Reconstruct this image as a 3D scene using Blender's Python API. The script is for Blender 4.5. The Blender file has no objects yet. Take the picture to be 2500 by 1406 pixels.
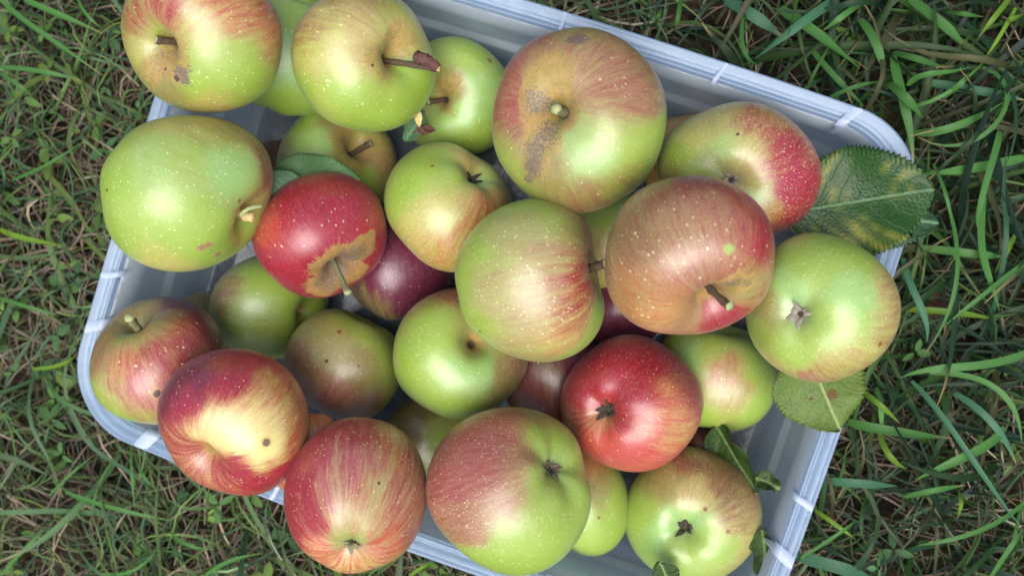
import bpy, math, random
import numpy as np
from mathutils import Matrix, Vector
random.seed(7); rng = np.random.default_rng(11)
S = bpy.context.scene
# ------------------------------------------------------------------ camera
RM = np.array([[0.9456, -0.3133, 0.0874], [0.3104, 0.9495, 0.0453], [-0.0972, -0.0157, 0.9951]])
u_, _, vt_ = np.linalg.svd(RM); RM = u_ @ vt_
CP = np.array([.06047, .02493, .58275]); FP = 2240.
cam = bpy.data.cameras.new('camera'); co = bpy.data.objects.new('camera', cam); S.collection.objects.link(co)
co.matrix_world = Matrix.Translation(CP.tolist()) @ Matrix(RM.tolist()).to_4x4()
cam.sensor_width = 36; cam.lens = 36*FP/2500; cam.clip_start = .01; cam.clip_end = 200
cam.dof.use_dof = True; cam.dof.focus_distance = .462; cam.dof.aperture_fstop = 6.8
S.camera = co
# ------------------------------------------------------------------ world, sun, exposure
W = bpy.data.worlds.new('World'); S.world = W; W.use_nodes = True
wn = W.node_tree.nodes; wl = W.node_tree.links
sky = wn.new('ShaderNodeTexSky'); sky.sky_type = 'NISHITA'; sky.sun_disc = False
SUN_EL = math.radians(70); SUND = np.array([.35, -.94])   # light comes from the photographer's side
sky.sun_elevation = SUN_EL; sky.sun_rotation = math.atan2(SUND[0], SUND[1])
sky.air_density = 1.0; sky.dust_density = 3.0; sky.ozone_density = 1.0
wl.new(sky.outputs[0], wn['Background'].inputs[0]); wn['Background'].inputs[1].default_value = .104
sl = bpy.data.lights.new('sun', 'SUN'); sl.energy = 2.3; sl.angle = math.radians(52); sl.color = (1, .99, .975)
so = bpy.data.objects.new('sun', sl); S.collection.objects.link(so)
sd = Vector((SUND[0]*math.cos(SUN_EL), SUND[1]*math.cos(SUN_EL), math.sin(SUN_EL)))
so.rotation_euler = sd.to_track_quat('Z', 'Y').to_euler(); so.location = (0, 0, 2)
S.view_settings.view_transform = 'Standard'; S.view_settings.look = 'None'
S.view_settings.exposure = .70; S.view_settings.gamma = 1
S.render.engine = 'CYCLES'; S.cycles.max_bounces = 8; S.cycles.transparent_max_bounces = 24
H = .10                                     # height of the box rim
# ------------------------------------------------------------------ helpers
def ray(px, py):
    d = RM @ np.array([(px-1250)/FP, -(py-703)/FP, -1.]); return d
def at(px, py, z):
    d = ray(px, py); return CP + d*(z-CP[2])/d[2]
def project(P):
    q = (P-CP) @ RM; return 1250+FP*q[:, 0]/-q[:, 2], 703-FP*q[:, 1]/-q[:, 2]
def lin(c):
    c = np.asarray(c, float)/255.; return np.where(c <= .04045, c/12.92, ((c+.055)/1.055)**2.4)
def mesh_obj(name, V, F, mats, parent=None, smooth=True, midx=None, loc=None):
    """V (n,3), F list of index arrays or (m,k) array -> ONE linked object"""
    me = bpy.data.meshes.new(name); V = np.asarray(V, np.float32)
    if isinstance(F, np.ndarray): sizes = np.full(len(F), F.shape[1]); flat = F.ravel()
    else:
        parts = [np.asarray(f) for f in F]
        if parts and parts[0].ndim == 2:
            sizes = np.concatenate([np.full(len(p), p.shape[1]) for p in parts]); flat = np.concatenate([p.ravel() for p in parts])
        else: sizes = np.array([len(p) for p in parts]); flat = np.concatenate(parts)
    me.vertices.add(len(V)); me.vertices.foreach_set('co', V.ravel())
    me.loops.add(len(flat)); me.loops.foreach_set('vertex_index', flat.astype(np.int32))
    me.polygons.add(len(sizes)); me.polygons.foreach_set('loop_start', np.concatenate([[0], np.cumsum(sizes)[:-1]]).astype(np.int32))
    me.polygons.foreach_set('loop_total', sizes.astype(np.int32))
    for m in (mats if isinstance(mats, (list, tuple)) else [mats]): me.materials.append(m)
    if midx is not None: me.polygons.foreach_set('material_index', np.asarray(midx, np.int32))
    me.polygons.foreach_set('use_smooth', np.full(len(sizes), smooth)); me.update(calc_edges=True); me.validate()
    o = bpy.data.objects.new(name, me); S.collection.objects.link(o)
    if parent: o.parent = parent
    if loc is not None: o.location = [float(a) for a in loc]
    return o
def attr(o, name, data):
    data = np.asarray(data, np.float32)
    a = o.data.attributes.new(name, {1: 'FLOAT', 3: 'FLOAT_VECTOR', 4: 'FLOAT_COLOR'}[1 if data.ndim == 1 else data.shape[1]], 'POINT')
    a.data.foreach_set({'FLOAT': 'value', 'FLOAT_VECTOR': 'vector', 'FLOAT_COLOR': 'color'}[a.data_type], data.ravel())
def empty(name, loc):
    o = bpy.data.objects.new(name, None); S.collection.objects.link(o); o.location = [float(a) for a in loc]; o.empty_display_size = .02; return o
def tag(o, label=None, cat=None, group=None, kind=None):
    for k, v in (('label', label), ('category', cat), ('group', group), ('kind', kind)):
        if v: o[k] = v
    return o
class N:                                    # tiny node helper
    def __init__(s, name):
        s.m = bpy.data.materials.new(name); s.m.use_nodes = True; s.t = s.m.node_tree; s.t.nodes.clear()
        s.out = s.t.nodes.new('ShaderNodeOutputMaterial')
    def n(s, typ, ins=None, **kw):
        x = s.t.nodes.new('ShaderNode'+typ)
        for k, v in kw.items(): setattr(x, k, v)
        for k, v in (ins or {}).items(): s.set(x.inputs[k], v)
        return x
    def set(s, sock, v):
        if isinstance(v, bpy.types.NodeSocket): s.t.links.new(v, sock)
        elif isinstance(v, (tuple, list, np.ndarray)):
            v = [float(a) for a in v]
            sock.default_value = v if len(sock.default_value) == len(v) else v+[1.]
        else: sock.default_value = v
    def math(s, op, a, b=0., c=None, clamp=False):
        x = s.n('Math', operation=op, use_clamp=clamp); s.set(x.inputs[0], a); s.set(x.inputs[1], b)
        if c is not None: s.set(x.inputs[2], c)
        return x.outputs[0]
    def mix(s, f, a, b, mode='MIX'):
        x = s.n('Mix', data_type='RGBA', blend_type=mode); s.set(x.inputs[0], f); s.set(x.inputs[6], a); s.set(x.inputs[7], b); return x.outputs[2]
    def ramp(s, v, a, b):                   # smooth 0..1 between a and b
        x = s.n('MapRange', interpolation_type='SMOOTHSTEP'); s.set(x.inputs[0], v); s.set(x.inputs[1], a); s.set(x.inputs[2], b); return x.outputs[0]
    def noise(s, vec, scale, detail=3., rough=.55, dist=0.):
        x = s.n('TexNoise'); 
        if vec is not None: s.set(x.inputs['Vector'], vec)
        x.inputs['Scale'].default_value = scale; x.inputs['Detail'].default_value = detail; x.inputs['Roughness'].default_value = rough
        x.inputs['Distortion'].default_value = dist; return x.outputs[0]
    def at(s, name):
        return s.n('Attribute', attribute_name=name)
# ------------------------------------------------------------------ materials
def principled_mat(name, base, rough=.6, bumpsc=None, bump=.2, vary=.25, sc=200, spec=.4, trans=0):
    n = N(name); tc = n.n('TexCoord').outputs['Object']
    nz = n.noise(tc, sc, 4); c = n.mix(nz, lin(base)*(1-vary), np.minimum(lin(base)*(1+vary), 1))
    p = n.n('BsdfPrincipled', {'Base Color': c, 'Roughness': rough, 'Specular IOR Level': spec})
    if bumpsc:
        b = n.n('Bump', {'Height': n.noise(tc, bumpsc, 4), 'Strength': bump, 'Distance': .001}); n.set(p.inputs['Normal'], b.outputs[0])
    n.set(n.out.inputs[0], p.outputs[0]); return n.m
M_stem = principled_mat('stem_bark', (92, 76, 58), .75, 900, .8, .5, 500)
M_stemg = principled_mat('stem_green', (126, 124, 88), .65, 900, .5, .35, 400)
M_cut = principled_mat('stem_cut', (166, 172, 116), .7, 1200, .5, .3, 900)
M_wood = principled_mat('stem_wood', (214, 190, 128), .7, 1200, .5, .3, 900)
M_calyx = principled_mat('calyx_sepal', (104, 92, 72), .8, 900, .8, .6, 700)
M_calyxd = principled_mat('calyx_dark', (66, 58, 48), .9, 900, .8, .6, 700)
M_calyxl = principled_mat('calyx_pale', (146, 138, 122), .85, 900, .8, .6, 700)
M_dry = principled_mat('dry_leaf', (92, 60, 50), .8, 500, .8, .4, 300)
GR = {'g': (148, 174, 66), 'm': (150, 186, 106), 'y': (180, 178, 96), 'o': (142, 138, 72), 'k': (164, 160, 98), 'c': (222, 208, 132)}
RD = {'r': (156, 24, 46), 'p': (176, 88, 92), 'b': (142, 76, 62), 'u': (100, 26, 56), 'O': (190, 74, 60), 'B': (160, 84, 72)}
def skin_material(name, streak, spots):
    n = N(name); tc = n.n('TexCoord').outputs['Object']
    g = n.at('ground'); f = n.at('flush'); w = n.at('wear'); me = n.at('merid').outputs['Vector']
    sep = n.n('SeparateColor', {0: w.outputs['Color']})
    st = n.noise(me, 1.0, 5, .6); st2 = n.noise(me, 2.7, 4, .65)
    b = f.outputs['Alpha']
    room = n.math('MULTIPLY', n.math('MULTIPLY', b, n.math('SUBTRACT', 1.08, b)), 4.)
    wob = n.math('ADD', n.math('MULTIPLY', n.math('SUBTRACT', st, .5), 1.0), n.math('MULTIPLY', n.math('SUBTRACT', st2, .5), .8))
    amt = n.math('ADD', b, n.math('MULTIPLY', n.math('MULTIPLY', wob, room), streak))
    amt = n.math('ADD', amt, n.math('MULTIPLY', n.math('SUBTRACT', n.noise(tc, 900, 3), .5), n.math('MULTIPLY', room, .45)))
    amt = n.math('ADD', n.math('MULTIPLY', n.ramp(amt, .05, 1.0), .5), n.math('MULTIPLY', amt, .5), clamp=True)
    amt = n.math('MULTIPLY', amt, 1.1, clamp=True)
    red = n.mix(n.math('MULTIPLY', n.ramp(st2, .34, .7), .75), f.outputs['Color'], n.mix(1., f.outputs['Color'], (.66, .5, .52), 'MULTIPLY'))
    patch = n.noise(tc, 42, 3)
    gcol = n.mix(n.ramp(patch, .35, .7), g.outputs['Color'], n.mix(1., g.outputs['Color'], (.86, .93, .66), 'MULTIPLY'))
    col = n.mix(amt, gcol, red)
    fine = n.noise(tc, 1000, 4, .75); thr = n.noise(me, 5.5, 4, .7)
    col = n.mix(n.math('MULTIPLY', n.ramp(fine, .50, .72), .26), col, n.mix(.35, col, (.86, .82, .58)))
    col = n.mix(n.math('MULTIPLY', n.ramp(fine, .50, .30), .30), col, n.mix(1., col, (.62, .62, .58), 'MULTIPLY'))
    col = n.mix(n.math('MULTIPLY', n.ramp(thr, .48, .72), .22), col, n.mix(1., col, (.68, .66, .60), 'MULTIPLY'))
    col = n.mix(n.math('MULTIPLY', n.ramp(thr, .46, .28), .14), col, n.mix(.4, col, (.85, .85, .6)))
    # russet: tan film with a ragged streaky edge
    rn = n.math('ADD', n.math('MULTIPLY', n.math('SUBTRACT', n.noise(me, 2.4, 6, .7), .5), 1.5), n.math('MULTIPLY', n.math('SUBTRACT', n.noise(tc, 260, 5, .7), .5), .8))
    rus = n.ramp(n.math('ADD', sep.outputs[0], rn), .38, .62)
    rc = n.mix(n.ramp(n.noise(tc, 190, 5, .7), .3, .7), lin((138, 124, 44)), lin((182, 140, 76)))
    rc = n.mix(n.ramp(n.noise(tc, 700, 3), .56, .7), rc, lin((120, 96, 60)))
    rc = n.mix(n.ramp(sep.outputs[0], 1.15, 1.7), rc, lin((70, 54, 34)))  # pit bottom goes darker: brown russet plus the hollow's shade painted in
    col = n.mix(n.math('MULTIPLY', rus, .8), col, rc)
    # scab: grey broken net on the russet
    v = n.n('TexVoronoi', {'Vector': tc, 'Scale': 850.}, feature='DISTANCE_TO_EDGE')
    sn = n.math('ADD', sep.outputs[1], n.math('MULTIPLY', n.math('SUBTRACT', n.noise(tc, 750, 5, .85), .5), 3.2))
    sc = n.ramp(sn, .46, .86)
    scol = n.mix(n.ramp(v.outputs[0], .02, .16), lin((128, 116, 106)), lin((58, 48, 46)))
    scol = n.mix(n.noise(tc, 500, 3), scol, lin((104, 84, 66)))
    col = n.mix(n.math('MULTIPLY', sc, .88), col, scol)
    # pale pores
    col = n.mix(n.math('MULTIPLY', sep.outputs[2], .68), col, lin((244, 234, 190)))
    rough = n.math('ADD', .40, n.math('MULTIPLY', n.math('MAXIMUM', rus, sc), .35))
    for (p, r, c) in spots:
        dd = n.n('VectorMath', {0: tc, 1: p.tolist()}, operation='DISTANCE').outputs['Value']
        q = n.math('ADD', n.math('DIVIDE', dd, r), n.math('MULTIPLY', n.math('SUBTRACT', n.noise(tc, 1.3/r, 5, .7), .5), 1.7))
        halo = n.math('MULTIPLY', n.ramp(q, 1.9, 1.0), .45); core = n.math('MULTIPLY', n.ramp(q, 1.1, .7), .9)
        col = n.mix(halo, col, lin((176, 138, 70)) if c != 'green' else lin((150, 190, 70)))
        cc = {'dark': (42, 32, 26), 'brown': (120, 76, 30), 'tan': (150, 112, 96), 'green': (140, 170, 72), 'hole': (92, 66, 40)}[c]
        col = n.mix(core, col, n.mix(n.noise(tc, 1600, 3), lin(cc)*.7, lin(cc)*1.3))
    p = n.n('BsdfPrincipled', {'Base Color': col, 'Roughness': rough, 'Specular IOR Level': .8, 'Coat Weight': .24, 'Coat Roughness': .32})
    p.subsurface_method = 'BURLEY'
    n.set(p.inputs['Subsurface Weight'], .06); n.set(p.inputs['Subsurface Radius'], (.006, .004, .002)); n.set(p.inputs['Subsurface Scale'], 1.)
    n.set(p.inputs['Sheen Weight'], .04); n.set(p.inputs['Sheen Roughness'], .5)
    rough = n.math('ADD', rough, n.math('MULTIPLY', n.math('SUBTRACT', n.noise(tc, 300, 5, .7), .5), .22)); n.set(p.inputs['Roughness'], rough)
    hb = n.math('ADD', n.math('MULTIPLY', n.noise(tc, 110, 4, .6), 1.2), n.math('MULTIPLY', n.math('MULTIPLY', n.noise(tc, 1400, 2), .25), n.math('ADD', .3, rus)))
    bp = n.n('Bump', {'Height': hb, 'Strength': .22, 'Distance': .0012}); n.set(p.inputs['Normal'], bp.outputs[0])
    n.set(n.out.inputs[0], p.outputs[0]); return n.m
# ------------------------------------------------------------------ apple data, traced from the photograph
# key: outline (cx, cy, rx, ry) in photo pixels, pole (kind, px, py), colour marks 'x y code', wear, spots, stem, label
A = {}
def apple(key, box, pole, cols, label, russet=(), scab=(), spots=(), stem=None, lent=420, lsz=.34, streak=.7, pit=1.0, tol=.93, hidden=False, flat=.88, cal=1., lb=.5):
    A[key] = dict(box=box, pole=pole, cols=[(float(a), float(b), c) for a, b, c in (t.split() for t in cols.split(','))], label=label, russet=russet, scab=scab,
                  spots=spots, stem=stem, lent=lent, lsz=lsz, streak=streak, pit=pit, tol=tol, hidden=hidden, flat=flat, cal=cal, lb=lb)
apple('A1', (492, 78, 197, 199), ('stem', 385, 108),
 '400 10 yr7,550 20 yO5,650 60 yO6,320 50 gr6,345 90 gp1,500 130 gp1,350 160 ob3,380 215 ob2,600 200 gb1,500 250 yO3,670 130 yb6,560 170 gp0,460 60 yr3,460 200 gp0,640 230 gb2,320 120 yb2',
 'large green apple with red top edge, tan stem hollow and a dark scab below it',
 russet=[(385, 140, 62, .8), (345, 180, 45, .62)], scab=[(385, 125, 40, .5), (422, 188, 26, .85), (352, 160, 46, .38), (450, 165, 14, .5)], spots=[(430, 192, 8, 'dark'), (404, 170, 4, 'dark')], stem=(380, 97, .46, 3.6, 'stubg'), lent=260, lsz=.4)
apple('A2', (700, 120, 160, 165), ('stem', 760, -40), '700 30 gp0,700 150 mp0,680 250 gp0', 'plain pale green apple wedged behind two larger apples at the top left edge', lent=160)
apple('A3', (888, 150, 177, 173), ('stem', 975, 136),
 '900 30 yp4,800 60 yb4,755 85 yb5,740 200 gp0,850 220 gp0,900 290 gp0,1000 60 yb2,880 120 yp3,1030 210 gp0,960 40 yb2,820 130 yp1,740 140 yb2',
 'bright green apple at the top with a long broken brown stem pointing right', russet=[(1000, 95, 52, .72), (940, 140, 40, .6), (955, 170, 38, .55), (1025, 100, 38, .5)], spots=[(908, 160, 4, 'dark')],
 stem=(1072, 170, .98, 3.2, 'twig'), lent=300, lsz=.38, pit=1.15)
apple('A4', (1112, 235, 145, 146), ('stem', 1062, 240), '1160 150 gp0,1180 200 mp0,1100 210 ob2,1170 330 gb1,1130 280 mp0,1220 200 gp0',
 'smooth mint green apple behind the broken brown stem, one orange speck near its top', russet=[(1088, 205, 40, .5), (1085, 260, 30, .45), (1062, 240, 36, .7)], spots=[(1195, 147, 7, 'brown')], stem=(1045, 250, .62, 3., 'bark'), lent=150, pit=1.2)
apple('A5', (822, 402, 148, 141), ('stem', 880, 352), '700 340 ob1,740 310 gp0,780 330 mp0,820 300 ob2,900 330 yb2,930 380 yp5,900 425 gp0,690 390 ob3,850 450 gp1,950 400 yp4',
 'olive green apple with a wide dark stem hollow, right behind the serrated leaf', russet=[(880, 350, 62, .75), (930, 340, 35, .5)], scab=[(900, 345, 40, .35)], stem=(905, 350, .5, 3.6, 'bark'), lent=150, pit=1.25)
apple('A6', (456, 473, 212, 191), ('stem', 592, 535),
 '300 450 gp0,400 400 mp1,500 320 yb3,400 310 yb2,645 400 yb7,610 350 yb5,450 550 gp0,300 580 gp0,400 640 yp1,520 600 gp0,430 390 gp2,560 420 mp0,600 620 gp0,340 340 gb1',
 'big yellow green apple resting on the left rim beside the deep red apple', spots=[(262, 465, 4, 'dark'), (490, 604, 9, 'tan'), (510, 598, 7, 'tan'), (530, 622, 8, 'tan'), (586, 490, 5, 'brown')],
 russet=[(585, 535, 26, .6)], scab=[(510, 605, 26, .32), (583, 538, 18, .5)], stem=(618, 532, .42, 4.6, 'knob'), lent=700, lsz=.33, flat=.93, pit=.8)
apple('A7', (1414, 295, 214, 228), ('stem', 1355, 262),
 '1500 150 kB6,1550 230 kB6,1440 180 kB5,1350 110 kB5,1400 85 kb4,1270 130 kB8,1232 270 kB8,1225 220 kB7,1230 370 gp0,1330 430 ob3,1450 380 mp0,1550 330 gp0,1500 310 gb2,1590 200 kb5,1600 330 gp0,1430 480 ob5,1520 440 gb4,1320 200 kb3,1500 260 kB6,1400 330 mp2,1230 330 kb6,1590 400 gb2,1270 430 gb2',
 'largest apple, pink and green with grey brown russet round a cut green stem', russet=[(1330, 190, 62, .85), (1290, 235, 52, .95), (1310, 330, 50, .9), (1355, 262, 50, .9), (1305, 395, 34, .8), (1345, 150, 34, .6)],
 scab=[(1285, 240, 40, .56), (1322, 330, 42, .6), (1300, 400, 30, .78), (1298, 360, 34, .66), (1293, 430, 16, .7), (1402, 96, 24, .8), (1385, 98, 16, .8), (1400, 240, 24, .34)], stem=(1356, 265, .70, 4.8, 'cutg'), lent=170, lsz=.44, flat=.9, pit=.85, streak=.5)
apple('A8', (1806, 419, 201, 171), ('calyx', 1786, 440),
 '1700 330 yp1,1750 290 yb3,1650 380 gb1,1850 290 yr6,1930 350 yr8,1965 450 yr9,1900 390 yr7,1960 520 yr8,1900 560 ub9,1780 340 mp0,1735 400 mb4,1850 490 mp1,1835 450 yb3,1640 450 ob3,1880 530 yr5,1690 440 gb2,1840 400 yp3,1820 350 yp2'.replace('ub9', 'ob8'),
 'half green half red apple with dense pale dots beside the big dark leaf', spots=[(1802, 330, 4, 'dark')], lent=1800, lsz=.26, flat=.84, streak=.5)
apple('A9', (1096, 506, 159, 159), ('calyx', 1172, 418),
 '1000 450 gp0,1050 390 gp0,960 500 gp0,1150 370 yp3,1205 430 mp0,1130 480 yp3,1180 510 yO6,1100 600 yO4,1000 580 yO2,1220 470 yb5,1060 530 yp1,1040 620 yO3,1110 440 gp0,1150 560 yO5',
 'small green apple with orange cheek and spiky black calyx touching the pale middle apple', spots=[(1056, 405, 5, 'brown')], lent=1200, lsz=.24, pit=1.2)
apple('A10', (780, 573, 165, 155), ('stem', 822, 662),
 '720 460 yr9,780 500 yr9,650 560 yO9,760 620 yr9,900 540 yr9,690 680 yr9,840 460 yr9,700 520 or9,930 600 ub9,650 640 yr9'.replace('ub9', 'or9'),
 'deep red small apple with an orange russet stem end, left of centre', russet=[(830, 665, 58, 1.05), (890, 620, 40, .95), (905, 585, 18, .7), (790, 712, 45, 1.0), (860, 690, 50, 1.0), (770, 660, 20, .6)],
 scab=[(862, 652, 52, .62), (815, 705, 50, .6), (895, 640, 30, .5), (780, 715, 30, .5)], stem=(850, 716, .80, 3.0, 'long'), lent=130, lsz=.36, flat=.92, streak=.5)
apple('A11', (1293, 684, 183, 200), ('stem', 1448, 650),
 '1250 560 kb1,1180 600 gb1,1300 600 kp2,1200 700 kp2,1350 650 kp4,1405 700 yr7,1432 660 yr6,1380 770 yr5,1300 760 kp3,1270 830 kp2,1200 800 gb1,1450 770 gp0,1410 830 gp0,1440 570 kb6,1400 540 kb3,1250 500 gp0,1350 810 yO3,1150 700 gp0,1330 520 gp1',
 'large pale yellow and pink apple in the middle, short stem on its right', russet=[(1452, 600, 26, .6)], spots=[(1171, 808, 4, 'dark')], stem=(1482, 642, .42, 4.6, 'bark'), lent=800, lsz=.32, flat=.9, pit=.8, streak=.9)
apple('A12', (1684, 622, 208, 195), ('stem', 1744, 732),
 '1600 470 ob6,1700 450 ob8,1800 500 yr7,1860 600 yr8,1640 570 kB5,1580 560 ob5,1550 600 ob6,1700 600 kB5,1810 670 yr6,1700 680 kB6,1560 700 oO4,1620 760 yO5,1700 790 kB5,1790 790 yr8,1650 720 oO4,1830 700 ob2,1510 620 ob4,1750 650 kB6,1740 520 kB6',
 'large rosy brown apple with bold white dots, one green speck and a cut stem', russet=[(1805, 712, 44, .9), (1760, 745, 40, .75), (1840, 690, 30, .6)],
 scab=[(1810, 698, 24, .55), (1780, 706, 20, .5), (1840, 688, 16, .5), (1740, 735, 14, .5)], spots=[(1777, 607, 9, 'green')], stem=(1782, 748, .70, 3.6, 'cutb'), lent=300, lsz=.40, streak=.45, pit=1.1, flat=.92)
apple('A13', (2010, 751, 190, 183), ('calyx', 1955, 768),
 '2100 620 gp0,2000 620 gp0,2100 720 mp0,2185 720 yB4,2000 925 yB6,2080 895 yB3,1850 850 gp0,1860 740 ob1,1950 860 gp0,1920 700 mp0,2180 820 yb4,1900 900 yB2,2040 800 gp0',
 'light green apple hanging over the right rim with a grey closed calyx facing up', spots=[(2150, 838, 7, 'brown')], lent=1600, lsz=.24, flat=.88, pit=.9)
apple('A14', (382, 880, 164, 156), ('stem', 324, 786),
 '330 750 ob3,430 745 ou8,500 800 ou8,380 850 yr7,300 870 yO6,430 820 yr7,240 850 ob5,350 920 yp7,260 970 gp2,300 1010 gp0,400 960 yp7,480 880 ob9,330 800 ob2,400 785 ob4,370 1015 yb4,290 820 gb3',
 'rosy apple in the box corner with a green stem stub and one black scab', spots=[(383, 962, 9, 'dark')], russet=[(340, 805, 34, .42)], stem=(315, 775, .84, 4.2, 'cutg'), lent=170, lsz=.46, flat=.9)
apple('A15', (655, 748, 146, 128), ('stem', 752, 762), '640 680 gp0,560 720 ob4,600 760 mp2,650 800 gb2,590 820 gb2,700 740 gp0,740 760 gp0,690 820 gb2', 'dull green apple under the red apple with russet stem end, low in the left half', lent=160, lsz=.36)
apple('A16', (570, 1030, 187, 180), ('stem', 490, 1122),
 '480 940 yu9,520 900 yr9,600 880 yr9,680 900 yO9,440 1000 yr9,550 960 yr8,640 960 yO5,720 960 yO6,600 1040 cO2,560 1090 cO0,640 1110 cO0,725 1060 yO6,560 1155 yr9,620 1170 yr9,680 1140 yr9,425 1100 cr7,462 1085 cO3,520 1070 cO2,410 960 yu9,530 1170 cr7,600 1000 cO4,560 930 yr9',
 'red and cream yellow apple over the bottom left rim with a small bored hole', spots=[(651, 1078, 9, 'hole')], russet=[(480, 1115, 26, .5), (500, 1150, 26, .4)], scab=[(492, 1130, 14, .4)], lent=300, lsz=.32, streak=.7, stem=None, flat=.9, pit=1.1)
apple('A17', (838, 890, 144, 138), ('stem', 900, 740), '800 800 ob1,760 800 ob2,850 780 gb2,900 820 gp1,940 880 gb2,730 880 ob5,720 920 ob7,830 950 kp6,800 1000 ob7,900 980 ob6,950 950 gb3,870 900 ob3,820 860 kb2',
 'olive brown apple with three dark pits, between red apple and smooth fresh green apple', spots=[(800, 881, 5, 'dark'), (828, 808, 6, 'brown'), (875, 893, 5, 'brown')], lent=600, lsz=.24, streak=.4, flat=.95)
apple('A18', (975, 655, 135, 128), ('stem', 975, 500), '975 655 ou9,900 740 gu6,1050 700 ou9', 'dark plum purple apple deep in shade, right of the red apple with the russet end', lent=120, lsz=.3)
apple('A19', (1125, 862, 166, 161), ('stem', 1170, 832),
 '1050 780 gp0,1080 850 gp0,1120 900 mp0,1080 725 ob7,1110 705 ob7,1000 900 gp0,1240 920 ob3,1275 880 ob5,1100 990 gp0,1160 845 ob2,1180 900 mp0,1040 740 gb3',
 'smooth fresh green apple tucked under the left side of the pale middle apple', lent=1200, lsz=.24, flat=.92)
apple('A20', (868, 1209, 176, 191), ('calyx', 858, 1340),
 '800 1050 yr9,740 1150 yr9,880 1070 yr8,900 1110 kp6,960 1100 kO5,840 1160 kp6,900 1200 kO3,860 1260 kO3,1000 1200 kB6,725 1280 yr8,760 1240 yr8,780 1350 cO6,950 1330 kO6,880 1385 cO5,1020 1280 kB7,820 1200 kp6,1000 1120 kB6,850 1335 gp1,700 1200 yr9',
 'red striped apple at the bottom with a green calyx near its lower end', spots=[(925, 1181, 4, 'dark'), (918, 1088, 4, 'brown')], lent=700, lsz=.28, streak=1.0, flat=.97)
apple('A21', (1241, 1199, 202, 206), ('calyx', 1355, 1142),
 '1150 1100 kB8,1200 1050 kB8,1180 1180 kB8,1090 1200 kB8,1250 1130 kB6,1330 1080 gb1,1380 1200 gp0,1300 1250 gp1,1250 1330 gp0,1300 1360 gp0,1120 1280 kB6,1180 1370 gp0,1230 1220 kB5,1350 1300 gp0,1400 1100 gb1,1320 1160 gp0',
 'big apple at the bottom centre, brick pink on the left and green round its calyx', spots=[(1079, 1268, 6, 'brown')], lent=1700, lsz=.27, flat=.92, streak=.25)
apple('A22', (1543, 984, 175, 168), ('calyx', 1470, 1006),
 '1450 870 or9,1500 900 or9,1600 880 or8,1680 950 yb8,1560 960 yr8,1410 960 yr8,1600 1040 yO7,1660 1050 yO5,1500 1090 yO9,1430 1070 yO8,1580 1120 yO9,1400 1020 yb8,1520 1020 yr8,1640 980 yO6,1450 1040 cO5',
 'glowing red apple right of the lower centre with a black tufted calyx', lent=520, lsz=.26, flat=.92, streak=.5)
apple('A23', (1752, 915, 146, 138), ('stem', 1778, 812), '1680 880 mp0,1700 1000 gp0,1850 900 gp0,1775 900 yp6,1800 940 yb4,1750 850 gb2,1850 980 gp0,1640 840 gp0,1860 850 gp0',
 'lime green apple with one brown pink stripe, behind the glowing red apple', lent=150, lsz=.36, pit=1.2, streak=.4)
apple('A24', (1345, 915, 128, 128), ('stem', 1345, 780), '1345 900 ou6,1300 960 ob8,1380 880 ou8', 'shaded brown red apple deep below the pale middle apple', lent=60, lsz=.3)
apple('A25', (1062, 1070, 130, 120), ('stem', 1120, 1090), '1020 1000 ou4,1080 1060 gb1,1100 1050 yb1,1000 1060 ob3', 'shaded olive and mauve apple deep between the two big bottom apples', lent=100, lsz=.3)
apple('A26', (1400, 1215, 138, 142), ('stem', 1330, 1330), '1460 1180 ob2,1500 1200 gp0,1450 1300 gp0,1440 1150 yO5', 'yellow green apple peeking out right of the big bottom centre apple', spots=[(1463, 1262, 4, 'brown')], lent=140, lsz=.34)
apple('A27', (1692, 1256, 170, 169), ('calyx', 1669, 1302),
 '1700 1110 ob6,1790 1170 ob5,1825 1260 yb5,1620 1180 ob2,1560 1250 gp0,1700 1200 yp3,1650 1350 gp0,1760 1340 gp0,1600 1300 mp0,1840 1330 yb3,1690 1270 mp0',
 'green and tan apple in the lower right of the box with a black sunken calyx', spots=[(1723, 1243, 5, 'brown'), (1777, 1297, 6, 'brown')], lent=600, lsz=.26, flat=.85, pit=1.1)
apple('A28', (1490, 590, 125, 125), ('stem', 1490, 400), '1480 540 gp1,1470 600 yp3', 'green apple barely seen in the gap above the short stem of the pale middle apple', lent=80)
apple('A30', (1690, 400, 125, 125), ('stem', 1690, 250), '1600 350 yO4,1690 400 yO5', 'pink apple sliver showing left of the half red apple at the upper right', lent=60)
apple('A31', (500, 800, 88, 88), ('stem', 500, 900), '500 750 ob4', 'olive apple sliver showing above the lower left corner apple', lent=40, tol=.5)
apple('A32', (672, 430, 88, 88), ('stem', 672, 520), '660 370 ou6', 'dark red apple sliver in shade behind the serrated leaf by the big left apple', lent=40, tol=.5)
apple('A29', (748, 1108, 100, 100), ('stem', 748, 1200), '760 1040 yO6', 'pink and yellow apple sliver between the two red bottom left apples', lent=40, tol=.5)
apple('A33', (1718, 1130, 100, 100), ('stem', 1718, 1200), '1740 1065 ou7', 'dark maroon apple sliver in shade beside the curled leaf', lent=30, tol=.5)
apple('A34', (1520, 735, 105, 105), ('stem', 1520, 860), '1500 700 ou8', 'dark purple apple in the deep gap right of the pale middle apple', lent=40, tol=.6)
ORDER = ['A2','A4','A5','A15','A18','A24','A25','A26','A28','A30','A14','A23','A27','A17','A19','A9','A22','A29','A33','A31','A32','A34','A8','A16','A10','A20','A21','A13','A7','A12','A11','A6','A3','A1']
placed = {}
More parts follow.
